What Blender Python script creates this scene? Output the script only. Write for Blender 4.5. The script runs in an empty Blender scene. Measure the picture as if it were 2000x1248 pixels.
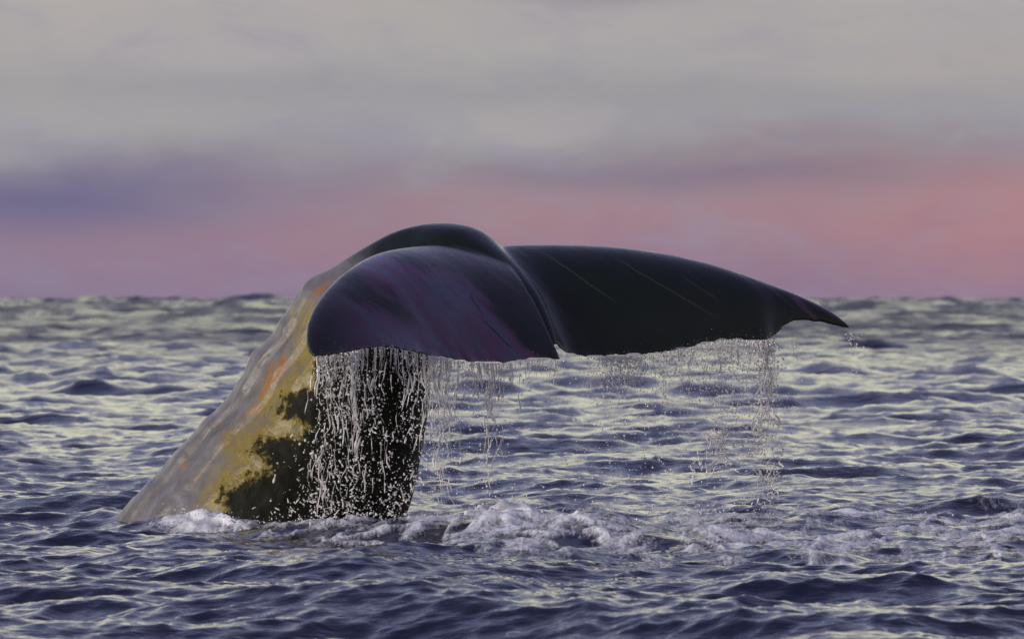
import bpy, math
import numpy as np
from mathutils import Vector

S = bpy.context.scene
COL = S.collection
rng = np.random.default_rng(7)

# ------------------------------------------------------------------ camera
# photo pixels (2000 wide) -> directions.  A 270 mm lens, 1.25 m above the water, whale about 40 m away.
FPX, HY, H = 15000.0, 582.0, 1.20
def P(px, py, Y):
    return np.array([(px - 1000.0) / FPX * Y, Y, H - (py - HY) / FPX * Y])

cam = bpy.data.cameras.new('camera')
cam.sensor_width = 36.0
cam.lens = 36.0 * FPX / 2000.0
cam.shift_y = (HY - 624.0) / 2000.0
cam.clip_start, cam.clip_end = 0.5, 60000.0
cam.dof.use_dof = True
cam.dof.focus_distance = 39.6
cam.dof.aperture_fstop = 11.0
camo = bpy.data.objects.new('camera', cam)
camo.location = (0, 0, H)
camo.rotation_euler = (math.radians(90), 0, 0)
COL.objects.link(camo)
S.camera = camo

# ------------------------------------------------------------------ node helpers
class NT:
    def __init__(self, tree):
        self.t = tree; tree.nodes.clear()
    def n(self, kind, **kw):
        nd = self.t.nodes.new(kind)
        for k, v in kw.items():
            setattr(nd, k, v)
        return nd
    def _set(self, sock, v):
        if v is None: return
        if hasattr(v, 'is_output') or isinstance(v, bpy.types.NodeSocket):
            self.t.links.new(v, sock)
        else:
            sock.default_value = v
    def math(self, op, a, b=None, c=None, clamp=False):
        nd = self.n('ShaderNodeMath', operation=op, use_clamp=clamp)
        for i, v in enumerate((a, b, c)): self._set(nd.inputs[i], v)
        return nd.outputs[0]
    def vmath(self, op, a, b=None):
        nd = self.n('ShaderNodeVectorMath', operation=op)
        self._set(nd.inputs[0], a); self._set(nd.inputs[1], b)
        return nd.outputs[0]
    def sep(self, v):
        nd = self.n('ShaderNodeSeparateXYZ'); self._set(nd.inputs[0], v); return nd.outputs
    def comb(self, x, y, z):
        nd = self.n('ShaderNodeCombineXYZ')
        for i, v in enumerate((x, y, z)): self._set(nd.inputs[i], v)
        return nd.outputs[0]
    def noise(self, vec, scale, detail=4, rough=.5, dist=0.0, fac=True):
        nd = self.n('ShaderNodeTexNoise')
        self._set(nd.inputs['Vector'], vec)
        nd.inputs['Scale'].default_value = scale; nd.inputs['Detail'].default_value = detail
        nd.inputs['Roughness'].default_value = rough; nd.inputs['Distortion'].default_value = dist
        return nd.outputs[0] if fac else nd.outputs[1]
    def ramp(self, fac, stops, interp='LINEAR'):
        nd = self.n('ShaderNodeValToRGB'); cr = nd.color_ramp; cr.interpolation = interp
        while len(cr.elements) > 1: cr.elements.remove(cr.elements[-1])
        cr.elements[0].position = stops[0][0]; cr.elements[0].color = (*stops[0][1], 1)
        for p, c in stops[1:]:
            e = cr.elements.new(p); e.color = (*c, 1)
        self._set(nd.inputs[0], fac)
        return nd.outputs[0]
    def mix(self, fac, a, b, mode='MIX'):
        nd = self.n('ShaderNodeMix', data_type='RGBA', blend_type=mode)
        self._set(nd.inputs[0], fac)
        self._set(nd.inputs[6], a if not isinstance(a, tuple) else (*a, 1) if len(a) == 3 else a)
        self._set(nd.inputs[7], b if not isinstance(b, tuple) else (*b, 1) if len(b) == 3 else b)
        return nd.outputs[2]
    def smooth(self, v, lo, hi):
        nd = self.n('ShaderNodeMapRange', interpolation_type='SMOOTHSTEP')
        self._set(nd.inputs[0], v); nd.inputs[1].default_value = lo; nd.inputs[2].default_value = hi
        return nd.outputs[0]
    def bump(self, h, strength, dist, normal=None):
        nd = self.n('ShaderNodeBump')
        nd.inputs['Strength'].default_value = strength; nd.inputs['Distance'].default_value = dist
        self._set(nd.inputs['Height'], h)
        if normal is not None: self._set(nd.inputs['Normal'], normal)
        return nd.outputs[0]
    def attr(self, name):
        return self.n('ShaderNodeAttribute', attribute_name=name).outputs['Fac']

def srgb(r, g, b):
    f = lambda c: (c / 255 / 12.92) if c / 255 <= .04045 else ((c / 255 + .055) / 1.055) ** 2.4
    return (f(r), f(g), f(b))

# ------------------------------------------------------------------ sky: a dusk sky behind banded cloud
SUN_EL, SUN_AZ = math.radians(14), math.radians(-128)     # low, behind the camera's left shoulder
w = bpy.data.worlds.new('World'); S.world = w; w.use_nodes = True
N = NT(w.node_tree)
tc = N.n('ShaderNodeTexCoord').outputs['Generated']
dx, dy, dz = N.sep(tc)
az = N.math('ARCTAN2', dx, dy)                 # 0 straight ahead
el = N.math('ARCSINE', dz)
cv = N.comb(N.math('MULTIPLY', az, 26.0), N.math('MULTIPLY', el, 75.0), 0.0)
cn = N.noise(cv, 1.0, 3, .45, .3)
cn2 = N.noise(N.comb(N.math('MULTIPLY', az, 75.0), N.math('MULTIPLY', el, 150.0), 3.0), 1.0, 5, .55, .4)
wob = N.math('ADD', N.math('MULTIPLY', N.math('SUBTRACT', cn, .5), .020), N.math('MULTIPLY', N.math('SUBTRACT', cn2, .5), .007))
tilt = N.math('MULTIPLY', N.math('SINE', az), 0.045)           # the pink bank rises to the right
e2 = N.math('SUBTRACT', N.math('ADD', el, N.math('MULTIPLY', wob, .6)), N.math('MULTIPLY', tilt, N.smooth(el, .002, .02)))
low = N.ramp(N.math('DIVIDE', e2, .05, clamp=True), [
    (0.0, srgb(145, 121, 146)), (.10, srgb(155, 126, 144)), (.20, srgb(163, 131, 142)), (.27, srgb(160, 136, 146)),
    (.34, srgb(150, 140, 150)), (.42, srgb(159, 156, 163)), (.55, srgb(169, 166, 170)), (.75, srgb(173, 168, 168)), (1.0, srgb(181, 174, 170))])
mot = N.math('ADD', .94, N.math('MULTIPLY', cn2, .12))
low = N.mix(1.0, low, N.comb(mot, mot, N.math('ADD', .92, N.math('MULTIPLY', cn, .16))), 'MULTIPLY')
def blob(a0, e0, sa, se):
    u = N.math('POWER', N.math('DIVIDE', N.math('SUBTRACT', N.math('ADD', az, N.math('MULTIPLY', wob, 1.2)), a0), sa), 2.0)
    v = N.math('POWER', N.math('DIVIDE', N.math('SUBTRACT', N.math('ADD', el, N.math('MULTIPLY', wob, .35)), e0), se), 2.0)
    return N.math('POWER', 2.71828, N.math('MULTIPLY', N.math('ADD', u, v), -1.0))
low = N.mix(N.math('MULTIPLY', N.smooth(N.noise(N.comb(N.math('MULTIPLY', az, 60.0), N.math('MULTIPLY', el, 170.0), 7.0), 1.0, 5, .6, .8), .46, .72), .38), low, srgb(150, 146, 166))
low = N.mix(N.math('MULTIPLY', N.smooth(N.noise(N.comb(N.math('MULTIPLY', az, 45.0), N.math('MULTIPLY', el, 140.0), 1.5), 1.0, 5, .6, .8), .52, .80), N.math('MULTIPLY', N.smooth(el, .008, .022), .45)), low, srgb(183, 175, 170))
low = N.mix(N.math('MULTIPLY', blob(-.075, .002, .05, .010), .5, clamp=True), low, srgb(134, 124, 152))
low = N.mix(N.math('MULTIPLY', blob(-.060, .0128, .030, .0044), .95, clamp=True), low, srgb(113, 108, 142))
low = N.mix(N.math('MULTIPLY', blob(.028, .0158, .030, .0022), .55, clamp=True), low, srgb(122, 110, 134))
low = N.mix(N.math('MULTIPLY', blob(.066, .0105, .018, .0058), .5, clamp=True), low, srgb(190, 131, 131))
low = N.mix(N.math('MULTIPLY', blob(.012, .0400, .016, .0014), .6, clamp=True), low, srgb(140, 130, 142))
low = N.mix(N.math('MULTIPLY', blob(-.01, .027, .10, .003), .35, clamp=True), low, srgb(140, 138, 146))
low = N.mix(N.math('MULTIPLY', blob(.06, .031, .03, .004), .3, clamp=True), low, srgb(178, 166, 154))
# higher cloud: pale cream glow ahead, dusk violet overhead and behind
big = N.noise(N.comb(N.math('MULTIPLY', az, 1.6), N.math('MULTIPLY', el, 5.0), 1.0), 1.0, 4, .5, .3)
ee = N.math('ADD', el, N.math('MULTIPLY', N.math('SUBTRACT', big, .5), .16))
front = N.ramp(N.math('DIVIDE', ee, 1.5708, clamp=True), [
    (0.0, (.42, .39, .36)), (.02, (.72, .68, .58)), (.055, (1.56, 1.29, .76)), (.11, (1.30, 1.12, .78)), (.185, (.54, .62, .88)),
    (.30, (.30, .31, .58)), (.50, (.18, .165, .36)), (1.0, (.125, .115, .27))], 'B_SPLINE')
back = N.ramp(N.math('DIVIDE', ee, 1.5708, clamp=True), [
    (0.0, (.40, .34, .34)), (.10, (.42, .38, .38)), (.25, (.30, .28, .38)), (.45, (.18, .17, .31)), (1.0, (.15, .14, .29))], 'B_SPLINE')
facing = N.smooth(N.math('COSINE', az), -.5, .7)
high = N.mix(facing, back, front)
cloud = N.mix(N.smooth(el, .036, .075), low, high)
nish = N.n('ShaderNodeTexSky', sky_type='NISHITA')
nish.sun_disc = False; nish.sun_elevation = SUN_EL; nish.sun_rotation = SUN_AZ
bg1 = N.n('ShaderNodeBackground'); N._set(bg1.inputs[0], nish.outputs[0]); bg1.inputs[1].default_value = .05
bg2 = N.n('ShaderNodeBackground'); N._set(bg2.inputs[0], cloud); bg2.inputs[1].default_value = 1.0
mx = N.n('ShaderNodeMixShader'); mx.inputs[0].default_value = .96     # cloud cover
N._set(mx.inputs[1], bg1.outputs[0]); N._set(mx.inputs[2], bg2.outputs[0])
N._set(N.n('ShaderNodeOutputWorld').inputs[0], mx.outputs[0])

sun = bpy.data.lights.new('sun', 'SUN'); sun.energy = 3.2; sun.angle = math.radians(14); sun.color = (1.0, .89, .79)
suno = bpy.data.objects.new('sun', sun); COL.objects.link(suno)
sd = Vector((math.sin(SUN_AZ) * math.cos(SUN_EL), math.cos(SUN_AZ) * math.cos(SUN_EL), math.sin(SUN_EL)))
suno.rotation_euler = sd.to_track_quat('Z', 'Y').to_euler()
suno.location = (-6, -6, 8)

S.view_settings.view_transform = 'Standard'; S.view_settings.look = 'None'
S.view_settings.gamma = 1.0; S.view_settings.exposure = 0.0; S.view_settings.use_curve_mapping = False
S.render.engine = 'CYCLES'
S.cycles.use_denoising = True
S.cycles.max_bounces = 8; S.cycles.transmission_bounces = 8; S.cycles.transparent_max_bounces = 8
S.cycles.caustics_reflective = False; S.cycles.caustics_refractive = False

# ------------------------------------------------------------------ numeric helpers
_perm = np.random.default_rng(3).permutation(256); _perm = np.concatenate([_perm, _perm, _perm])
_g3 = np.random.default_rng(4).normal(size=(256, 3)); _g3 /= np.linalg.norm(_g3, axis=1)[:, None]
def perlin(p):
    p = np.asarray(p, float)
    i = np.floor(p).astype(int); f = p - i; i &= 255
    u = f * f * f * (f * (f * 6 - 15) + 10)
    out = 0
    for a in (0, 1):
        for b in (0, 1):
            for c in (0, 1):
                h = _perm[_perm[_perm[i[..., 0] + a] + i[..., 1] + b] + i[..., 2] + c]
                d = (_g3[h] * (f - np.array([a, b, c]))).sum(-1)
                wx = u[..., 0] if a else 1 - u[..., 0]
                wy = u[..., 1] if b else 1 - u[..., 1]
                wz = u[..., 2] if c else 1 - u[..., 2]
                out = out + d * wx * wy * wz
    return out * 1.6
def fbm(p, oct=4, gain=.5):
    a, s, o = 1.0, 0.0, 0.0
    p = np.asarray(p, float)
    for k in range(oct):
        s = s + a * perlin(p * 2 ** k + 17.3 * k); a *= gain
    return s
def billow(p, oct=4, gain=.5):
    a, s = 1.0, 0.0
    p = np.asarray(p, float)
    for k in range(oct):
        s = s + a * (1 - np.abs(perlin(p * 2 ** k + 31.7 * k)) * 2.2); a *= gain
    return s
def sstep(x, a, b):
    t = np.clip((x - a) / (b - a), 0, 1); return t * t * (3 - 2 * t)
def spline(pts, n, par=None):
    """Catmull-Rom through the points, chord-length parameter, n samples."""
    pts = np.asarray(pts, float)
    if par is None:
        d = np.linalg.norm(np.diff(pts, axis=0), axis=1) ** .5
        par = np.concatenate([[0], np.cumsum(d)]); par /= par[-1]
    t = np.linspace(0, 1, n)
    m = np.gradient(pts, par, axis=0)
    k = np.clip(np.searchsorted(par, t, side='right') - 1, 0, len(par) - 2)
    h = (par[k + 1] - par[k]); s = ((t - par[k]) / h)[:, None]; h = h[:, None]
    return ((2 * s**3 - 3 * s**2 + 1) * pts[k] + (s**3 - 2 * s**2 + s) * h * m[k]
            + (-2 * s**3 + 3 * s**2) * pts[k + 1] + (s**3 - s**2) * h * m[k + 1])

def mesh_from(name, V, F, smooth=True):
    V = np.asarray(V, np.float32); F = np.asarray(F, np.int32)
    me = bpy.data.meshes.new(name)
    me.vertices.add(len(V)); me.vertices.foreach_set('co', V.ravel())
    k = F.shape[1]
    me.loops.add(F.size); me.loops.foreach_set('vertex_index', F.ravel())
    me.polygons.add(len(F))
    me.polygons.foreach_set('loop_start', np.arange(0, F.size, k, dtype=np.int32))
    me.polygons.foreach_set('loop_total', np.full(len(F), k, np.int32))
    me.update(calc_edges=True); me.validate()
    if smooth: me.polygons.foreach_set('use_smooth', np.ones(len(me.polygons), bool))
    return me
def put(name, me, mat, label=None, cat=None, kind=None, group=None):
    o = bpy.data.objects.new(name, me); COL.objects.link(o)
    if mat: me.materials.clear(); me.materials.append(mat)
    for k, v in (('label', label), ('category', cat), ('kind', kind), ('group', group)):
        if v: o[k] = v
    return o
def fattr(me, name, vals):
    a = me.attributes.new(name, 'FLOAT', 'POINT'); a.data.foreach_set('value', np.asarray(vals, np.float32).ravel())
def material(name):
    m = bpy.data.materials.new(name); m.use_nodes = True
    n = NT(m.node_tree)
    b = n.n('ShaderNodeBsdfPrincipled'); o = n.n('ShaderNodeOutputMaterial')
    n.t.links.new(b.outputs[0], o.inputs[0])
    return m, n, b, o

# ------------------------------------------------------------------ sea surface: summed FFT wave fields
def fft_tile(L, Npt, wind, lam_lo, lam_hi, rms, seed, spread=2.0, power=4.0):
    r = np.random.default_rng(seed)
    k1 = 2 * np.pi * np.fft.fftfreq(Npt, L / Npt)
    kx, ky = np.meshgrid(k1, k1, indexing='ij'); k = np.hypot(kx, ky); k[0, 0] = 1
    c = (kx * wind[0] + ky * wind[1]) / k
    sp = k ** -power * np.abs(c) ** spread
    sp *= np.exp(-(2 * np.pi / lam_hi / k) ** 4) * np.exp(-(k * lam_lo / (2 * np.pi)) ** 2)
    sp[0, 0] = 0
    A = np.sqrt(sp) * (r.normal(size=k.shape) + 1j * r.normal(size=k.shape))
    h = np.fft.ifft2(A).real; s = rms / h.std(); A *= s
    h *= s
    Dx = np.fft.ifft2(1j * kx / k * A).real; Dy = np.fft.ifft2(1j * ky / k * A).real
    return L, Npt, np.stack([h, Dx, Dy], -1)
def sample(tile, x, y, rot):
    L, Npt, D = tile
    c, s = math.cos(rot), math.sin(rot)
    u = ((c * x - s * y) / L * Npt) % Npt; v = ((s * x + c * y) / L * Npt) % Npt
    i, j = np.floor(u).astype(int), np.floor(v).astype(int); fu, fv = (u - i)[..., None], (v - j)[..., None]
    i %= Npt; j %= Npt; i1, j1 = (i + 1) % Npt, (j + 1) % Npt
    d = D[i, j] * (1 - fu) * (1 - fv) + D[i1, j] * fu * (1 - fv) + D[i, j1] * (1 - fu) * fv + D[i1, j1] * fu * fv
    return d[..., 0], c * d[..., 1] + s * d[..., 2], -s * d[..., 1] + c * d[..., 2]
T_SWELL = fft_tile(127.0, 1024, (.20, .98), .8, 5.0, .043, 11, 1.5, 3.2)
T_CHOP = fft_tile(19.3, 1024, (-.22, .97), .06, 1.1, .0105, 23, 1.2, 3.0)
T_FAR = fft_tile(1531.0, 1024, (.2, .98), 8.0, 34.0, .46, 53, .8, 3.2)         # ocean swell towards the horizon
T_LONG = fft_tile(411.0, 1024, (.1, .99), 1.1, 4.5, .058, 37, 1.2, 3.0)     # the longer waves of the open sea beyond
SWELL_OFF = (99.417, 94.6)
def sea_disp(x, y, d=None):
    hs, ax, ay = sample(T_SWELL, x + SWELL_OFF[0], y + SWELL_OFF[1], .12)
    hc, bx, by = sample(T_CHOP, x, y, -.21)
    hl, cx, cy = sample(T_LONG, x + 9.0, y, .05)
    f = sstep(np.hypot(x, y), 48, 110)
    hf, _, _ = sample(T_FAR, x, y, .03)
    hl = hl + hf * sstep(np.hypot(x, y), 130, 700)
    return hs + hc + hl * f, .9 * (ax + bx) + .8 * cx * f, .9 * (ay + by) + .8 * cy * f

# extra water movement around the whale: shoulder of water piled against the stock, boil under the flukes
def boil(x, y):
    q = np.stack([x * 1.7, y * .9, np.zeros_like(x)], -1)
    m = sstep(x, -2.0, -1.0) * (1 - sstep(x, 2.9, 3.9)) * np.exp(-((y - 40.0) / 2.6) ** 2)
    return m * (.045 * fbm(q, 3) + .02)

def sea_mesh():
    dense = np.radians(np.linspace(-7.5, 7.5, 540))
    coarse = np.radians(np.concatenate([np.arange(12, 180, 6), np.arange(180, 350, 6)]))
    th = np.concatenate([dense, coarse, [np.radians(352)]])
    r = [1.0, 3, 7, 12, 15, 17.5, 19.5, 21]
    d = 22.0
    while d < 26: d += .08; r.append(d)
    while d < 3200: d += min(max(.03, d * d / 40000), 10.0); r.append(d)
    while d < 25000: d *= 1.06; r.append(d)
    r = np.array(r)
    TH, R = np.meshgrid(th, r)
    x, y = R * np.sin(TH), R * np.cos(TH)
    h, ax, ay = sea_disp(x, y)
    fade = 1 - sstep(R, 3000, 9000) * .9
    X, Y, Z = x + ax * fade, y + ay * fade, h * fade + boil(x, y)
    Z = np.where(R < 22, Z * sstep(R, 6, 22) - .12 * (1 - sstep(R, 6, 22)), Z)
    V = np.stack([X, Y, Z], -1).reshape(-1, 3)
    nr, nt = len(r), len(th)
    ii, jj = np.meshgrid(np.arange(nr - 1), np.arange(nt), indexing='ij')
    j1 = (jj + 1) % nt
    F = np.stack([ii * nt + jj, ii * nt + j1, (ii + 1) * nt + j1, (ii + 1) * nt + jj], -1).reshape(-1, 4)
    F = F[:, ::-1]
    return mesh_from('sea', V, F), TH, R

m_sea, n, b, o = material('sea_water')
geo = n.n('ShaderNodeNewGeometry').outputs['Position']
sx, sy, sz = n.sep(geo)
pv = n.comb(n.math('MULTIPLY', sx, .55), sy, 0.0)
r1 = n.noise(pv, 9.0, 3, .6, .2)
r2 = n.noise(pv, 40.0, 3, .65, .3)
hgt = n.math('ADD', r1, n.math('MULTIPLY', r2, .22))
far1 = n.noise(n.comb(n.math('MULTIPLY', sx, .5), sy, 5.0), 1.1, 3, .6)
fd = n.smooth(sy, 70.0, 260.0)
gust = n.smooth(n.noise(n.comb(n.math('MULTIPLY', sx, .16), n.math('MULTIPLY', sy, .035), 8.0), 1.0, 4, .7, .4), .34, .66)     # ruffled and smoother lanes of water
nrm = n.bump(hgt, 1.0, .012)
nrm = n.bump(n.math('MULTIPLY', far1, fd), 1.0, .6, nrm)
n._set(b.inputs['Normal'], nrm)
b.inputs['Base Color'].default_value = (.007, .012, .028, 1)
n._set(b.inputs['Roughness'], n.math('ADD', .025, n.math('MULTIPLY', n.smooth(sy, 70.0, 260.0), n.math('ADD', .05, n.math('MULTIPLY', gust, .42)))))
b.inputs['IOR'].default_value = 1.333
me, TH, R = sea_mesh()
sea = put('sea', me, m_sea, 'dark choppy open sea under the dusk sky', 'sea', 'structure')

# ------------------------------------------------------------------ whale: tail stock and flukes grown into one skin
class Buf:
    def __init__(self): self.V, self.F, self.n = [], [], 0
    def rings(self, rings, closed_ends=True):
        rings = np.asarray(rings); a, k, _ = rings.shape; base = self.n
        self.V.append(rings.reshape(-1, 3)); self.n += a * k
        i, j = np.meshgrid(np.arange(a - 1), np.arange(k), indexing='ij'); j1 = (j + 1) % k
        q = np.stack([i * k + j, i * k + j1, (i + 1) * k + j1, (i + 1) * k + j], -1).reshape(-1, 4) + base
        self.F.append(q)
        if closed_ends:
            for ring, off in ((rings[0], 0), (rings[-1], (a - 1) * k)):
                c = self.n; self.V.append(ring.mean(0)[None]); self.n += 1
                jj = np.arange(k)
                t = np.stack([off + base + jj, off + base + (jj + 1) % k, np.full(k, c), np.full(k, c)], -1)
                self.T = getattr(self, 'T', []); self.T.append(t[:, :3])
    def faces(self):
        out = [tuple(f) for q in self.F for f in q.tolist()]
        for t in getattr(self, 'T', []): out += [tuple(f) for f in t.tolist()]
        return out

buf = Buf()
def fluke(Lp, Tp, tmax, bulge, tip_t=.012, sweep=None, nsec=90, nch=26):
    L = spline([P(*p) for p in Lp], nsec); T = spline([P(*p) for p in Tp], nsec)
    t = np.linspace(0, 1, nsec)
    nick = fbm(np.stack([t * 26, np.full(nsec, Lp[0][0] * .1), np.zeros(nsec)], -1), 3) * sstep(t, 0, .05) * (1 - sstep(t, .93, 1))
    rings = []
    for i in range(nsec):
        ch = T[i] - L[i]
        tan = (L[min(i + 1, nsec - 1)] + T[min(i + 1, nsec - 1)] - L[max(i - 1, 0)] - T[max(i - 1, 0)])
        nv = np.cross(tan, ch); nv /= np.linalg.norm(nv) + 1e-9
        if nv[2] < 0: nv = -nv
        c = np.linalg.norm(ch)
        s = (1 - np.cos(np.linspace(0, np.pi, nch))) / 2
        th = min(tmax * (1 - .72 * t[i]), c * .42) * (2.9 * np.sqrt(s + 1e-6) * (1 - s) ** 1.15 * .62) + .013 * np.sqrt(np.clip(s * 30, 0, 1)) * np.sqrt(np.clip((1 - s) * 25, 0, 1))
        bl = bulge(t[i]) * c * (s * (1 - s) ** 1.4 * 3.2)
        mid = L[i] + (s + s ** 14 * nick[i] * .014 / max(c, .1))[:, None] * ch + nv * bl[:, None]
        up = mid + nv * th[:, None] * .5; dn = mid - nv * th[:, None] * .5
        rings.append(np.concatenate([up, dn[-2:0:-1]]))
    buf.rings(rings)
    return L, T
# near fluke: sweeps towards the camera, its tip curling down
Ln, Tn = fluke(
    [(940, 500, 40.10), (860, 486, 39.98), (785, 488, 39.70), (722, 503, 39.42), (668, 537, 39.12), (628, 578, 38.85), (604, 620, 38.62), (597, 655, 38.46), (602, 682, 38.36), (613, 697, 38.30)],
    [(1098, 705, 39.50), (1050, 701, 39.42), (985, 710, 39.30), (905, 706, 39.10), (848, 697, 38.95), (800, 687, 38.80), (758, 679, 38.68), (710, 683, 38.55), (660, 692, 38.42), (613, 698, 38.30)],
    .16, lambda t: .10 + .10 * math.sin(math.pi * min(1, t * 1.05)))
# far fluke: sweeps away from the camera, leading edge uppermost
Lf, Tf = fluke(
    [(930, 488, 40.20), (1010, 482, 40.32), (1100, 481, 40.42), (1220, 488, 40.55), (1340, 508, 40.66), (1450, 540, 40.74), (1545, 576, 40.80), (1612, 609, 40.82), (1648, 632, 40.80), (1664, 642, 40.78)],
    [(1082, 668, 39.72), (1112, 692, 39.84), (1190, 697, 39.98), (1290, 690, 40.12), (1370, 674, 40.26), (1425, 664, 40.36), (1492, 667, 40.46), (1512, 658, 40.53), (1538, 634, 40.60), (1570, 627, 40.66), (1610, 631, 40.72), (1664, 643, 40.78)],
    .15, lambda t: .14 + .06 * math.sin(math.pi * t))

# tail stock: dorsal edge D and belly edge B, both pixel + distance
D_ = [(92, 1170, 40.9), (158, 1090, 40.85), (226, 1012, 40.8), (310, 922, 40.75), (391, 833, 40.7), (462, 758, 40.62), (491, 702, 40.58), (540, 645, 40.52), (575, 580, 40.48), (602, 545, 40.45), (650, 521, 40.42), (705, 487, 40.38), (762, 456, 40.32), (810, 441, 40.27), (855, 437, 40.20), (900, 444, 40.12), (940, 466, 40.04), (985, 505, 39.95), (1030, 556, 39.84), (1062, 612, 39.74), (1084, 668, 39.64)]
B_ = [(860, 1290, 40.4), (815, 1160, 40.4), (783, 1030, 40.4), (800, 965, 40.4), (818, 880, 40.4), (832, 800, 40.4), (836, 755, 40.4), (838, 715, 40.4), (842, 680, 40.38), (850, 650, 40.36), (858, 622, 40.33), (868, 600, 40.30), (880, 580, 40.26), (895, 566, 40.22), (912, 560, 40.17), (935, 562, 40.1), (962, 575, 40.02), (1000, 596, 39.93), (1035, 620, 39.83), (1060, 648, 39.74), (1080, 676, 39.65)]
W_ = [.62, .60, .56, .52, .48, .44, .42, .40, .37, .34, .31, .28, .25, .235, .22, .20, .17, .13, .09, .055, .025]
nst = 150
par = np.linspace(0, 1, len(D_))
Dw = spline([P(*p) for p in D_], nst, par); Bw = spline([P(*p) for p in B_], nst, par)
Ww = spline(np.array(W_)[:, None], nst, par)[:, 0]
rings = []
K = 64
ph = np.linspace(0, 2 * np.pi, K, endpoint=False)
for i in range(nst):
    c = (Dw[i] + Bw[i]) / 2; a = (Dw[i] - Bw[i]) / 2
    tan = (Dw[min(i + 1, nst - 1)] + Bw[min(i + 1, nst - 1)] - Dw[max(i - 1, 0)] - Bw[max(i - 1, 0)])
    lat = np.cross(tan, a); lat /= np.linalg.norm(lat) + 1e-9
    if lat[1] > 0: lat = -lat                 # towards the camera
    u = np.cos(ph); v = np.sin(ph)            # u = +1 dorsal
    k = i / (nst - 1)
    vv = np.sign(v) * np.abs(v) ** .9
    # dorsal half drawn in to a keel
    keel = 1 - (.42 * sstep(u, .15, 1.0)) * (1 - sstep(k, .62, .75))
    wd = Ww[i] * keel
    ridge = .045 * np.exp(-((u - .62) / .08) ** 2) - .04 * np.exp(-((u - .76) / .07) ** 2) + .03 * np.exp(-((u - .88) / .05) ** 2) - .02 * np.exp(-((u - .45) / .07) ** 2)
    ridge = ridge * (1 - sstep(k, .38, .5)) * (np.abs(v) > 0)
    r = c + a * u[:, None] * (1 if True else 1) + lat * ((vv * (wd + ridge)))[:, None]
    rings.append(r)
buf.rings(rings)

tmp = bpy.data.meshes.new('whale_rough')
tmp.from_pydata(np.concatenate(buf.V).tolist(), [], buf.faces()); tmp.update()
import bmesh
bm = bmesh.new(); bm.from_mesh(tmp); bmesh.ops.recalc_face_normals(bm, faces=bm.faces); bm.to_mesh(tmp); bm.free()
to = bpy.data.objects.new('whale_rough', tmp); COL.objects.link(to)
md = to.modifiers.new('r', 'REMESH'); md.mode = 'VOXEL'; md.voxel_size = .0095; md.use_smooth_shade = True
ms = to.modifiers.new('s', 'SMOOTH'); ms.factor = .5; ms.iterations = 12
dg = bpy.context.evaluated_depsgraph_get()
wme = bpy.data.meshes.new_from_object(to.evaluated_get(dg)); wme.name = 'sperm_whale'
bpy.data.objects.remove(to)
V = np.empty(len(wme.vertices) * 3, np.float32); wme.vertices.foreach_get('co', V); V = V.reshape(-1, 3).astype(float)
NV = np.empty(len(wme.vertices) * 3, np.float32); wme.vertex_normals.foreach_get('vector', NV); NV = NV.reshape(-1, 3)
px = V[:, 0] / V[:, 1] * FPX + 1000; py = HY - (V[:, 2] - H) / V[:, 1] * FPX      # where each skin point sits along the tail
# knuckles and lumpy skin on the stock
stock = sstep(690 - px + (py - 520) * .35, 0, 120) * (V[:, 1] > 39.9)
lump = .010 * fbm(V * np.array([5.0, 5.0, 5.0]), 3)
for kx, ky in ((497, 692), (470, 752), (404, 832), (352, 898), (300, 965), (550, 636)):      # knuckles down the back
    lump = lump + .012 * np.exp(-((px - kx) ** 2 + (py - ky) ** 2) / 17.0 ** 2)
V += NV * (stock * lump)[:, None]
wme.vertices.foreach_set('co', V.astype(np.float32).ravel())
# skin marking fields (in the plane of symmetry of the tail)
poly = np.array([(622, 640), (614, 705), (608, 758), (560, 776), (545, 796), (552, 816), (596, 828), (588, 852), (512, 862), (482, 880), (528, 896), (545, 914),
                 (490, 934), (448, 958), (436, 982), (440, 1010), (430, 1300), (1100, 1300), (1100, 640)], float)
def signed(px, py, poly):
    d = np.full(len(px), 1e9); ins = np.zeros(len(px), bool)
    for (ax, ay), (bx, by) in zip(poly, np.roll(poly, -1, 0)):
        t = np.clip(((px - ax) * (bx - ax) + (py - ay) * (by - ay)) / ((bx - ax) ** 2 + (by - ay) ** 2), 0, 1)
        d = np.minimum(d, np.hypot(px - ax - t * (bx - ax), py - ay - t * (by - ay)))
        ins ^= ((ay > py) != (by > py)) & (px < (bx - ax) * (py - ay) / (by - ay + 1e-9) + ax)
    return np.where(ins, d, -d)
film = signed(px, py, poly) / 375.0         # metres to the dark film's edge, + = film side
# distance from the back edge along the stock
dn = np.array(D_)[:, :2]
best = np.full(len(px), 1e9)
dd = spline(dn, 200)
for q in dd: best = np.minimum(best, np.hypot(px - q[0], py - q[1]))
infl = (V[:, 1] < 39.72) | ((px > 845)) | ((py < 500) & (px > 740))
bright = 1 - np.clip(np.maximum(sstep(px - (py - 520) * .55, 610, 800) * (py < 640), infl * 1.0), 0, 1)
fattr(wme, 'film', film); fattr(wme, 'back', best / 375.0); fattr(wme, 'stock', bright)
wme.polygons.foreach_set('use_smooth', np.ones(len(wme.polygons), bool))

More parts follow.
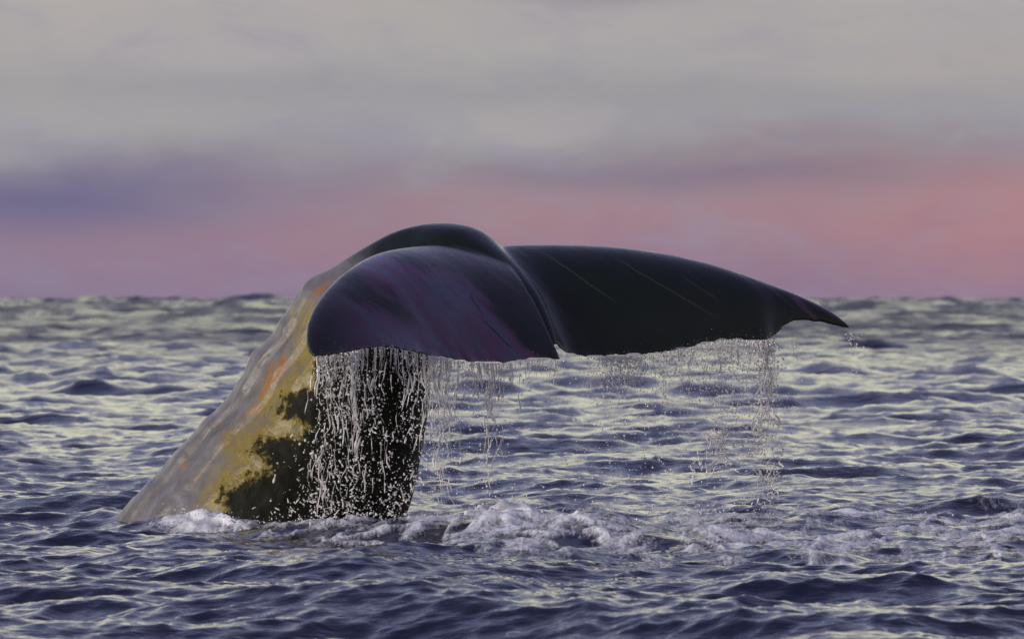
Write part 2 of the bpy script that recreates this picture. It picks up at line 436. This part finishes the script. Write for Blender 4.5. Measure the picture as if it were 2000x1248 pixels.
m_w, n, b, o = material('whale_skin')
pos = n.n('ShaderNodeNewGeometry').outputs['Position']
gx, gy, gz = n.sep(pos)
film_a, back_a, stock_a = n.attr('film'), n.attr('back'), n.attr('stock')
nz = n.noise(pos, 5.0, 2, .5); nzf = n.noise(pos, 18.0, 8, .74)
fl = n.math('ADD', film_a, n.math('ADD', n.math('MULTIPLY', n.math('SUBTRACT', nz, .5), .10), n.math('MULTIPLY', n.math('SUBTRACT', nzf, .5), .32)))
dark = n.smooth(fl, -.02, .02)
yel = n.math('MULTIPLY', n.smooth(fl, -.20, -.02), n.smooth(n.noise(pos, 3.2, 3, .5), .12, .42))
mott = n.noise(n.comb(gx, n.math('MULTIPLY', gy, .6), gz), 9.0, 5, .6)
grey = n.ramp(mott, [(.25, (.085, .082, .090)), (.55, (.135, .131, .138)), (.8, (.21, .205, .21))])
ochre = n.ramp(nzf, [(.3, (.14, .112, .005)), (.7, (.26, .19, .008))])
c1 = n.mix(n.math('MULTIPLY', yel, .85), grey, ochre)
ob = n.math('MULTIPLY', n.math('MULTIPLY', n.smooth(back_a, .05, .09), n.smooth(back_a, .20, .13)), n.smooth(n.noise(pos, 6.0, 4, .65), .55, .62))
c1 = n.mix(n.math('MULTIPLY', ob, .85), c1, (.26, .11, .012, 1))
peel = n.smooth(n.noise(pos, 30.0, 4, .7), .66, .72)
c1 = n.mix(n.math('MULTIPLY', peel, n.math('MULTIPLY', n.smooth(fl, -.18, 0.0), .8)), c1, (.012, .014, .006, 1))
film_c = n.ramp(nzf, [(.3, (.002, .003, .001)), (.75, (.007, .008, .0025))])
c1 = n.mix(dark, c1, film_c)
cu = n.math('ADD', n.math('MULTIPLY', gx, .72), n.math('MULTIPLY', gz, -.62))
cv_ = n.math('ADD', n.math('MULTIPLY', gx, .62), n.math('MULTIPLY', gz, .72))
sheen_patch = n.noise(n.comb(n.math('MULTIPLY', cu, 1.1), n.math('MULTIPLY', cv_, 3.4), n.math('MULTIPLY', gy, 1.3)), 1.0, 4, .55, .5)
tip_shade = n.math('MULTIPLY', n.smooth(gx, -.62, -.96), n.smooth(gy, 39.3, 38.9))  # painted shade: darkens the colour of the down-curled near tip
sheen_mix = n.math('ADD', sheen_patch, n.math('MULTIPLY', n.math('SUBTRACT', n.smooth(gy, 40.2, 39.2), .62), .27))  # pushes the painted sheen to the near fluke, leaves the far one dark
skin = n.ramp(sheen_mix, [(.40, (.003, .0085, .0022)), (.475, (.006, .009, .005)), (.53, (.078, .034, .088)), (.585, (.054, .068, .122)), (.65, (.084, .032, .085)), (.74, (.028, .036, .066)), (.82, (.002, .006, .002))])  # violet and slate-blue sky sheen painted into the base colour
skin = n.mix(n.math('MULTIPLY', tip_shade, .92), skin, (.0018, .0045, .0016, 1))
sd_ = n.math('ADD', stock_a, n.math('MULTIPLY', n.math('SUBTRACT', mott, .5), .25))
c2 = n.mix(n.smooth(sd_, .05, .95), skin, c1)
# scratches and fine wrinkles along the chord of the flukes
st = n.comb(n.math('MULTIPLY', cu, 2.2), n.math('MULTIPLY', cv_, 70.0), n.math('MULTIPLY', gy, 6.0))
streak = n.noise(st, 1.0, 3, .6, .2)
def line(a, b_, dist, wd):
    p, q = P(*a, dist), P(*b_, dist)
    ex, ez = q[0] - p[0], q[2] - p[2]; L2 = ex * ex + ez * ez
    ux, uz = n.math('SUBTRACT', gx, float(p[0])), n.math('SUBTRACT', gz, float(p[2]))
    t = n.math('DIVIDE', n.math('ADD', n.math('MULTIPLY', ux, ex), n.math('MULTIPLY', uz, ez)), L2, clamp=True)
    wv = n.math('MULTIPLY', n.math('SUBTRACT', n.noise(pos, 9.0, 3, .6), .5), .022)
    cr = n.math('ADD', n.math('DIVIDE', n.math('SUBTRACT', n.math('MULTIPLY', ux, ez), n.math('MULTIPLY', uz, ex)), math.sqrt(L2)), wv)
    on = n.math('MULTIPLY', n.smooth(t, 0.0, .15), n.smooth(t, 1.0, .75))
    return n.math('MULTIPLY', n.smooth(n.math('ABSOLUTE', cr), wd, wd * .3), on)
fl_only = n.math('SUBTRACT', 1.0, stock_a)
for a, b_, ds, wd, kk in (((1050, 486), (1215, 598), 40.2, .006, .22), ((1190, 498), (1420, 632), 40.4, .006, .2), ((1330, 540), (1410, 590), 40.5, .006, .15), ((1500, 560), (1560, 610), 40.7, .006, .12)):
    c2 = n.mix(n.math('MULTIPLY', n.math('MULTIPLY', line(a, b_, ds, wd), fl_only), kk), c2, (.11, .12, .09, 1))
for a, b_, ds, wd in (((852, 486), (960, 548), 39.6, .006), ((915, 572), (948, 622), 39.4, .006), ((935, 618), (1010, 690), 39.2, .006)):
    c2 = n.mix(n.math('MULTIPLY', n.math('MULTIPLY', line(a, b_, ds, wd), fl_only), .85), c2, (.002, .002, .002, 1))
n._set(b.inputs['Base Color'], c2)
pits = n.noise(pos, 60.0, 3, .6)
und = n.noise(n.comb(n.math('MULTIPLY', cu, 1.6), n.math('MULTIPLY', cv_, 6.5), n.math('MULTIPLY', gy, 2.0)), 1.0, 3, .5, .3)
n1 = n.bump(n.math('MULTIPLY', und, n.math('SUBTRACT', 1.0, stock_a)), .35, .03)
n1 = n.bump(n.math('MULTIPLY', streak, n.math('SUBTRACT', 1.0, stock_a)), .18, .004, n1)
n1 = n.bump(pits, .25, .004, n1)
n1 = n.bump(n.math('MULTIPLY', n.noise(n.vmath('MULTIPLY', pos, (1.0, .6, 1.0)), 24.0, 5, .7, .4), stock_a), .45, .012, n1)
long_ = n.comb(n.math('MULTIPLY', n.math('ADD', n.math('MULTIPLY', gx, .6), n.math('MULTIPLY', gz, .8)), 2.0),
               n.math('MULTIPLY', n.math('SUBTRACT', n.math('MULTIPLY', gx, .8), n.math('MULTIPLY', gz, .6)), 34.0), n.math('MULTIPLY', gy, 8.0))
wr = n.noise(long_, 1.0, 3, .55, .3)
n1 = n.bump(n.math('MULTIPLY', wr, n.math('MULTIPLY', stock_a, n.math('SUBTRACT', 1.0, dark))), .45, .014, n1)
n._set(b.inputs['Normal'], n1)
n._set(b.inputs['Roughness'], n.math('ADD', n.math('ADD', .16, n.math('MULTIPLY', stock_a, n.math('ADD', .12, n.math('MULTIPLY', dark, .2)))), n.math('MULTIPLY', mott, .2)))
b.inputs['IOR'].default_value = 1.42
n._set(b.inputs['Specular IOR Level'], n.math('SUBTRACT', .5, n.math('MULTIPLY', n.math('MULTIPLY', dark, stock_a), .32)))
whale = put('sperm_whale', wme, m_w, "sperm whale's tail lifted from the sea, grey mottled stock and dark dripping flukes", 'whale')

# ------------------------------------------------------------------ foam
def foam_mesh():
    xs = np.arange(-2.0, 4.2, .018); ys = np.arange(34.6, 46.0, .03)
    x, y = np.meshgrid(xs, ys)
    h, ax, ay = sea_disp(x, y)
    X, Y, Z = x + ax, y + ay, h + boil(x, y)
    # density of froth: a streak under the flukes drifting to the right, a collar round the stock
    pxs = x / y * FPX + 1000; pys = HY + H / y * FPX
    yc = np.interp(pxs, [200, 330, 520, 640, 800, 1000, 1300, 1600, 2000, 2300], [1020, 1018, 1030, 1050, 1055, 1060, 1060, 1055, 1055, 1060])
    hw = np.interp(pxs, [200, 300, 420, 560, 700, 850, 1000, 1300, 1600, 2000, 2300], [1, 16, 26, 20, 30, 50, 58, 54, 54, 50, 34])
    d = 1 - np.abs(pys - yc) / hw
    q = np.stack([x * 2.3, y * .75, np.zeros_like(x)], -1)
    base = fbm(q, 3, .55)
    den = np.clip(d, -1.5, 1) * .60 + base * .62 + .06
    warp = fbm(np.stack([x * 2.0, y * 1.2, np.zeros_like(x) + 2], -1), 2)
    q2 = np.stack([x * 4.2 + warp * .8, y * 2.4 + warp, np.zeros_like(x) + 4], -1)
    puff = billow(q2, 2, .45) / 1.45
    q3 = np.stack([x * 22.0, y * 14, np.zeros_like(x) + 9], -1)
    fine = fbm(q3, 2)
    fh = den * .022 + (puff - .58) * .042 * sstep(den, -.2, .4) + fine * .003 * sstep(den, -.2, .2)
    mound = np.exp(-((pxs - 960) / 110) ** 2 - ((y - 39.9) / .6) ** 2) * .11 + np.exp(-((pxs - 400) / 90) ** 2 - ((y - 39.9) / .35) ** 2) * .05 + np.exp(-((pxs - 800) / 60) ** 2 - ((y - 39.3) / .4) ** 2) * .07 + np.exp(-((pxs - 1640) / 120) ** 2 - ((y - 41.5) / .6) ** 2) * .03
    fh = np.minimum(fh, .065) + mound * (.75 + .5 * fbm(np.stack([x * 9, y * 6, np.zeros_like(x) + 1], -1), 3)) * (puff > .1)
    keep = fh > -.02
    Z = Z + fh
    ny, nx = x.shape
    i, j = np.meshgrid(np.arange(ny - 1), np.arange(nx - 1), indexing='ij')
    k4 = keep[:-1, :-1] | keep[1:, :-1] | keep[:-1, 1:] | keep[1:, 1:]
    F = np.stack([i * nx + j, i * nx + j + 1, (i + 1) * nx + j + 1, (i + 1) * nx + j], -1)[k4]
    used, inv = np.unique(F.ravel(), return_inverse=True)
    V = np.stack([X, Y, Z], -1).reshape(-1, 3)[used]
    me = mesh_from('sea_foam', V, inv.reshape(-1, 4))
    fattr(me, 'thick', fh.ravel()[used])
    return me
m_f, n, b, o = material('foam')
pos = n.n('ShaderNodeNewGeometry').outputs['Position']
f1 = n.noise(pos, 40.0, 4, .65)
n._set(b.inputs['Base Color'], n.ramp(f1, [(.3, (.58, .63, .70)), (.7, (.88, .91, .94))]))
b.inputs['Roughness'].default_value = .55
b.inputs['Subsurface Weight'].default_value = .5
b.inputs['Subsurface Radius'].default_value = (.03, .035, .04)
n._set(b.inputs['Normal'], n.bump(f1, .25, .008))
th = n.attr('thick')
tr = n.n('ShaderNodeBsdfTransparent')
mix = n.n('ShaderNodeMixShader')
lace = n.noise(n.comb(gx if False else n.sep(pos)[0], n.math('MULTIPLY', n.sep(pos)[1], .5), 0.0), 38.0, 4, .7, .8)
n._set(mix.inputs[0], n.smooth(n.math('ADD', th, n.math('MULTIPLY', n.math('SUBTRACT', lace, .5), .085)), -.004, .042))
n.t.links.new(tr.outputs[0], mix.inputs[1]); n.t.links.new(b.outputs[0], mix.inputs[2]); n.t.links.new(mix.outputs[0], o.inputs[0])
put('sea_foam', foam_mesh(), m_f, 'white churned froth on the water beneath the whale tail', 'foam', 'stuff')

# ------------------------------------------------------------------ falling water
m_d, n, b, o = material('falling_water')
b.inputs['Base Color'].default_value = (.96, .95, .93, 1)
b.inputs['Roughness'].default_value = .08
b.inputs['IOR'].default_value = 1.333
b.inputs['Transmission Weight'].default_value = .3

ico_v = []
g = (1 + 5 ** .5) / 2
for s1 in (-1, 1):
    for s2 in (-1, 1):
        ico_v += [(0, s1, s2 * g), (s1, s2 * g, 0), (s2 * g, 0, s1)]
ico_v = np.array(ico_v, float); ico_v /= np.linalg.norm(ico_v[0])
from itertools import combinations
el_ = min(np.linalg.norm(ico_v[a] - ico_v[c]) for a, c in combinations(range(12), 2)) * 1.01
ico_f = []
for a, c, d in combinations(range(12), 3):
    if all(np.linalg.norm(ico_v[p] - ico_v[q]) < el_ for p, q in ((a, c), (c, d), (a, d))):
        nn = np.cross(ico_v[c] - ico_v[a], ico_v[d] - ico_v[a])
        ico_f.append((a, c, d) if nn @ ico_v[a] > 0 else (a, d, c))
ico_f = np.array(ico_f)
def drops_mesh(name, C, Rr, stretch):
    C = np.asarray(C); Rr = np.asarray(Rr); stretch = np.asarray(stretch)
    V = ico_v[None] * Rr[:, None, None] * np.stack([np.ones_like(Rr), np.ones_like(Rr), stretch], -1)[:, None, :] + C[:, None]
    F = ico_f[None] + (np.arange(len(C)) * 12)[:, None, None]
    return V.reshape(-1, 3), F.reshape(-1, 3)
def tube(pts, rad, k=6):
    pts = np.asarray(pts); rad = np.asarray(rad)
    t = np.gradient(pts, axis=0); t /= np.linalg.norm(t, axis=1)[:, None] + 1e-9
    a = np.cross(t, [0, 1, 0.13]); a /= np.linalg.norm(a, axis=1)[:, None] + 1e-9
    bb = np.cross(t, a)
    ph = np.linspace(0, 2 * np.pi, k, endpoint=False)
    ring = pts[:, None] + rad[:, None, None] * (np.cos(ph)[None, :, None] * a[:, None] + np.sin(ph)[None, :, None] * bb[:, None])
    return ring
class Liquid:
    def __init__(self): self.V, self.F, self.n = [], [], 0; self.C, self.R, self.S = [], [], []
    def tube(self, pts, rad, k=6):
        ring = tube(pts, rad, k); a = len(pts)
        i, j = np.meshgrid(np.arange(a - 1), np.arange(k), indexing='ij'); j1 = (j + 1) % k
        A, B_q, C_, D_q = i * k + j, i * k + j1, (i + 1) * k + j1, (i + 1) * k + j
        F = np.concatenate([np.stack([A, B_q, C_], -1).reshape(-1, 3), np.stack([A, C_, D_q], -1).reshape(-1, 3)]) + self.n
        self.V.append(ring.reshape(-1, 3)); self.F.append(F); self.n += a * k
    def drop(self, c, r, s=1.0): self.C.append(c); self.R.append(min(r, .0058)); self.S.append(s)
    def strand(self, top, length, r0, brk, wob=.02, seed=0.0):
        m = max(6, int(length / .012)); t = np.linspace(0, length, m)
        q = np.stack([t * 3.0, np.full(m, seed), np.zeros(m)], -1)
        wx = wob * (fbm(q, 3) * (.3 + t / .6).clip(0, 1.5) + .5 * perlin(q * 4 + 5) * .5); wy = wob * fbm(q + 40, 2)
        sh = fbm(np.stack([np.full(m, top[0] * 9.0), (top[2] - t) * 4.5, np.full(m, 2.0)], -1), 3)   # strands drawn together by the same air
        wx = wx + .05 * sh * (t / .25).clip(0, 1)
        x = top[0] + wx - wx[0]; y = top[1] + wy - wy[0]; z = top[2] - t + .002
        bead = perlin(np.stack([t * 16, np.full(m, seed + 9), np.zeros(m)], -1))
        rad = r0 * np.clip(.55 + 1.3 * bead, .12, 2.2)
        cut = perlin(np.stack([t * 7, np.full(m, seed + 77), np.zeros(m)], -1)) * .9 + .42 - brk * (t / length) ** .8
        rad = rad * np.clip(cut * 5, 0, 1)
        ok = rad > r0 * .07
        pts = np.stack([x, y, z], -1)
        i = 0
        while i < m:
            if not ok[i]: i += 1; continue
            j = i
            while j < m and ok[j]: j += 1
            if j - i >= 6 or (i == 0 and j - i >= 3):
                rr = rad[i:j].copy(); u_ = np.linspace(0, 1, j - i)
                rr *= np.sqrt(np.clip((1 - u_) * 5, .02, 1))
                if i > 0: rr *= np.sqrt(np.clip(u_ * 5, .02, 1))
                self.tube(pts[i:j], rr)
            elif j - i >= 3:
                for q_ in rng.integers(i, j, 2): self.drop(pts[q_] + rng.normal(size=3) * .006, r0 * rng.uniform(.5, 1.2), rng.uniform(1, 2.2))
            elif rng.random() < .8: self.drop(pts[i], max(.003, r0 * rng.uniform(.4, .9)))
            i = j
        # loose drops along the broken part
        for _ in range(int(length * 26 * brk)):
            q_ = rng.integers(0, m); s = .035 * (.3 + t[q_])
            self.drop(pts[q_] + rng.normal(size=3) * (s, s, .03), r0 * rng.uniform(.2, .62), rng.uniform(.8, 1.5))
    def ligament(self, c, size, r):
        m = 7; d = rng.normal(size=3) * (1, .6, 1.3); d /= np.linalg.norm(d)
        e = rng.normal(size=3); t = np.linspace(-1, 1, m)
        pts = c + size * (t[:, None] * d + .55 * np.sin(t * rng.uniform(1.5, 4))[:, None] * e / np.linalg.norm(e))
        rad = r * (.5 + .5 * np.cos(t * 1.5)) * (1 + .5 * rng.normal(size=m)).clip(.3, 1.8); rad[0] *= .2; rad[-1] *= .2
        self.tube(pts, rad, 5)
    def build(self, name, label):
        V, F, nn = list(self.V), list(self.F), self.n
        if self.C:
            v, f = drops_mesh(name, self.C, self.R, self.S); V.append(v); F.append(f + nn)
        me = mesh_from(name, np.concatenate(V), np.concatenate(F))
        return put(name, me, m_d, label, 'falling water', 'stuff')
def edge_at(T, xpix):
    p = T[:, 0] / T[:, 1] * FPX + 1000
    o_ = np.argsort(p)
    return np.array([np.interp(xpix, p[o_], T[o_, k]) for k in range(3)])
def water_z(pt): return float(sea_disp(np.array([pt[0]]), np.array([pt[1]]))[0][0])

A = Liquid()
for k in range(170):                                      # curtain in front of the stock
    xp = rng.uniform(617, 850); top = edge_at(Tn, xp)
    A.strand(top, min(rng.gamma(1.3, .13) + .03, .8), rng.uniform(.0011, .0026), 1.0, .022, k * 3.1)
for xp, ln, r in ((622, .52, .006), (634, .40, .005), (652, .5, .005), (676, .62, .0065), (690, .85, .007), (700, .6, .006), (716, .45, .005), (735, .5, .005), (790, .35, .006),
                  (812, .40, .006), (828, .45, .007), (842, .55, .008), (853, .8, .008), (862, .5, .007), (873, .42, .006), (895, .55, .006), (958, .85, .006), (945, .5, .006), (966, .6, .005), (980, .4, .005), (880, .7, .005), (920, .35, .005), (1084, .25, .006), (1075, .2, .006), (1030, .2, .004)):
    for s in range(4):
        A.strand(edge_at(Tn, xp + rng.normal() * 2.5), ln * rng.uniform(.6, 1.25), r * rng.uniform(.35, .8), .5, .03, xp * 1.7 + s * 5.1)
    for _ in range(int(ln * 60)):
        tp = edge_at(Tn, xp); A.drop(tp + np.array([rng.normal() * .022, rng.normal() * .03, -rng.uniform(.1, 1.25) * ln]), rng.lognormal(-5.95, .5), rng.uniform(.8, 1.8))
for k in range(210):                                      # fringe to the notch
    xp = rng.choice([rng.uniform(845, 1000), rng.uniform(840, 880), rng.uniform(930, 1000), rng.uniform(1000, 1096)]); top = edge_at(Tn, xp)
    A.strand(top, rng.gamma(1.3, .13) + .03, rng.uniform(.0012, .0032), .9, .02, 900 + k * 2.7)
for k in range(2600):                                     # loose drops and threads in front of the stock
    xp = rng.uniform(572, 850) if rng.random() < .75 else rng.normal(690, 60)
    top = edge_at(Tn, np.clip(xp, 616, 1096)); f = rng.beta(1.6, 1.3)
    x = (xp - 1000) / FPX * top[1]; z = top[2] - .05 - f * .86
    lo = 1 - sstep(np.array(xp), 560, 640) * 1.0
    if xp < 616 and f < .35: continue
    if perlin(np.array([x * 9.0, z * 3.0, 5.0])) * 1.1 + .42 < rng.random(): continue       # the fall is streaky, with gaps
    c = np.array([x, top[1] + rng.normal() * .05, z])
    if rng.random() < .05: A.ligament(c, rng.uniform(.006, .020), rng.uniform(.0025, .0045))
    else: A.drop(c, rng.lognormal(-6.25, .62), rng.uniform(.8, 1.8))
for k in range(130):                                      # torn threads part-way down
    xp = rng.choice([rng.normal(690, 22), rng.uniform(600, 850), rng.normal(630, 18), rng.normal(845, 14)]); tp = edge_at(Tn, np.clip(xp, 616, 1096))
    tp = np.array([(xp - 1000) / FPX * tp[1], tp[1] + rng.normal() * .03, tp[2] - .08 - rng.beta(1.2, 1.4) * .62])
    A.strand(tp, rng.uniform(.05, .24), rng.uniform(.0012, .0036), .45, .05, 400 + k * 1.9)
for c0, cz, w_, h_, cnt in ((800, 930, 14, 60, 50), (685, 900, 14, 120, 90), (670, 1000, 30, 40, 60), (610, 980, 30, 50, 90), (770, 1000, 12, 40, 30), (745, 880, 25, 60, 40)):
    for k in range(cnt // 2):                             # torn clumps
        c = P(c0 + rng.normal() * w_, cz + rng.normal() * h_, 38.75 + rng.normal() * .06)
        A.ligament(c, rng.uniform(.008, .022), rng.uniform(.002, .004))
        for _ in range(4): A.drop(c + rng.normal(size=3) * .03, rng.lognormal(-6.1, .55))
for k in range(900):                                      # sparse rain between the curtain and the notch
    xp = rng.choice([rng.normal(850, 16), rng.normal(960, 22), rng.uniform(840, 1150), rng.normal(880, 30)])
    top = edge_at(Tn, np.clip(xp, 840, 1096)); f = rng.beta(1.0, 1.5)
    x = (xp - 1000) / FPX * top[1]
    A.drop(np.array([x, top[1] + rng.normal() * .05, top[2] - f * .9]), rng.lognormal(-5.95, .5), rng.uniform(.8, 1.6))
for k in range(1800):
    xp = rng.choice([rng.uniform(617, 1096), rng.uniform(617, 700), rng.uniform(780, 1000)])
    top = edge_at(Tn, xp); dn_ = rng.exponential(.09)
    A.drop(np.array([top[0] + rng.normal() * .01, top[1] + rng.normal() * .04, top[2] - dn_]), rng.lognormal(-6.1, .35), rng.uniform(.8, 2.2))
A.build('water_curtain', 'curtain of water streaming off the fluke that hangs before the tail stock')

B = Liquid()
for k in range(300):
    xp = rng.choice([rng.uniform(1160, 1510), rng.uniform(1300, 1510), rng.uniform(1180, 1260), rng.normal(1490, 12)]); xp = np.clip(xp, 1112, 1512)
    B.strand(edge_at(Tf, xp), rng.gamma(1.3, .09) + .03, rng.uniform(.0012, .0032), .95, .02, 300 + k * 2.3)
for xp, ln, r in ((1485, .85, .007), (1498, .95, .007), (1506, .8, .006), (1478, .6, .006), (1408, .55, .005), (1195, .16, .006), (1240, .12, .005), (1330, .35, .005), (1300, .35, .004), (1350, .3, .005), (1380, .4, .005), (1440, .4, .005), (1425, .5, .005), (1510, .9, .006), (1215, .25, .006), (1225, .2, .005)):
    for s in range(4):
        B.strand(edge_at(Tf, xp + rng.normal() * 2.5), ln * rng.uniform(.6, 1.2), r * rng.uniform(.35, .85), .6, .04, xp * 1.3 + s * 3.7)
    for _ in range(int(ln * 70)):
        tp = edge_at(Tf, xp); B.drop(tp + np.array([rng.normal() * .025, rng.normal() * .03, -rng.uniform(.05, 1.2) * ln]), rng.lognormal(-5.95, .5), rng.uniform(.8, 1.8))
for k in range(2600):
    xp = rng.choice([rng.normal(1490, 26), rng.uniform(1120, 1560), rng.uniform(1180, 1520), rng.normal(1410, 30)])
    top = edge_at(Tf, np.clip(xp, 1112, 1512)); f = rng.beta(.9, 1.9)
    x = (xp - 1000) / FPX * top[1]
    B.drop(np.array([x, top[1] + rng.normal() * .06, top[2] - f * .92]), rng.lognormal(-5.95, .5), rng.uniform(.8, 1.6))
for c0, cz, w_, h_, cnt in ((1410, 870, 16, 22, 60), (1490, 810, 12, 40, 50), (1505, 920, 10, 40, 50), (1470, 860, 10, 25, 20), (1375, 920, 14, 20, 14)):
    for k in range(cnt):
        B.ligament(P(c0 + rng.normal() * w_, cz + rng.normal() * h_, 40.4 + rng.normal() * .06), rng.uniform(.010, .035), rng.uniform(.0025, .005))
for k in range(34):                                       # drip off the far tip
    B.drop(P(1668 + rng.normal() * 7, 652 + abs(rng.normal()) * 26, 40.78), rng.uniform(.002, .0045), 1.2)
for k in range(3200):                                     # glittering fringe close under the edge
    xp = rng.choice([rng.uniform(1150, 1512), rng.uniform(1290, 1512), rng.normal(1220, 40)]); xp = np.clip(xp, 1112, 1512)
    top = edge_at(Tf, xp); dn_ = rng.exponential(.085)
    B.drop(np.array([top[0] + rng.normal() * .01, top[1] + rng.normal() * .04, top[2] - dn_]), rng.lognormal(-6.05, .35), rng.uniform(.8, 2.0))
B.build('water_curtain', 'thin curtain of drops falling from the pointed far fluke onto the foam')

Cq = Liquid()                                             # splash thrown up where the water lands
for k in range(800):
    xp = rng.choice([rng.normal(640, 70), rng.normal(950, 70), rng.normal(700, 120), rng.normal(1400, 90), rng.normal(400, 50), rng.uniform(300, 1900)])
    yp = np.interp(xp, [300, 400, 640, 900, 1400, 1900], [1015, 1005, 1035, 1015, 1000, 1015]) + rng.normal() * 12
    c = P(xp, yp, rng.uniform(38.6, 39.4) if xp < 900 else rng.uniform(39.2, 40.6))
    if rng.random() < .08: Cq.ligament(c, rng.uniform(.006, .02), rng.uniform(.002, .004))
    else: Cq.drop(c, rng.lognormal(-6.0, .4), rng.uniform(.7, 1.4))
Cq.build('splash_drops', 'spray of drops thrown up where the falling water lands')
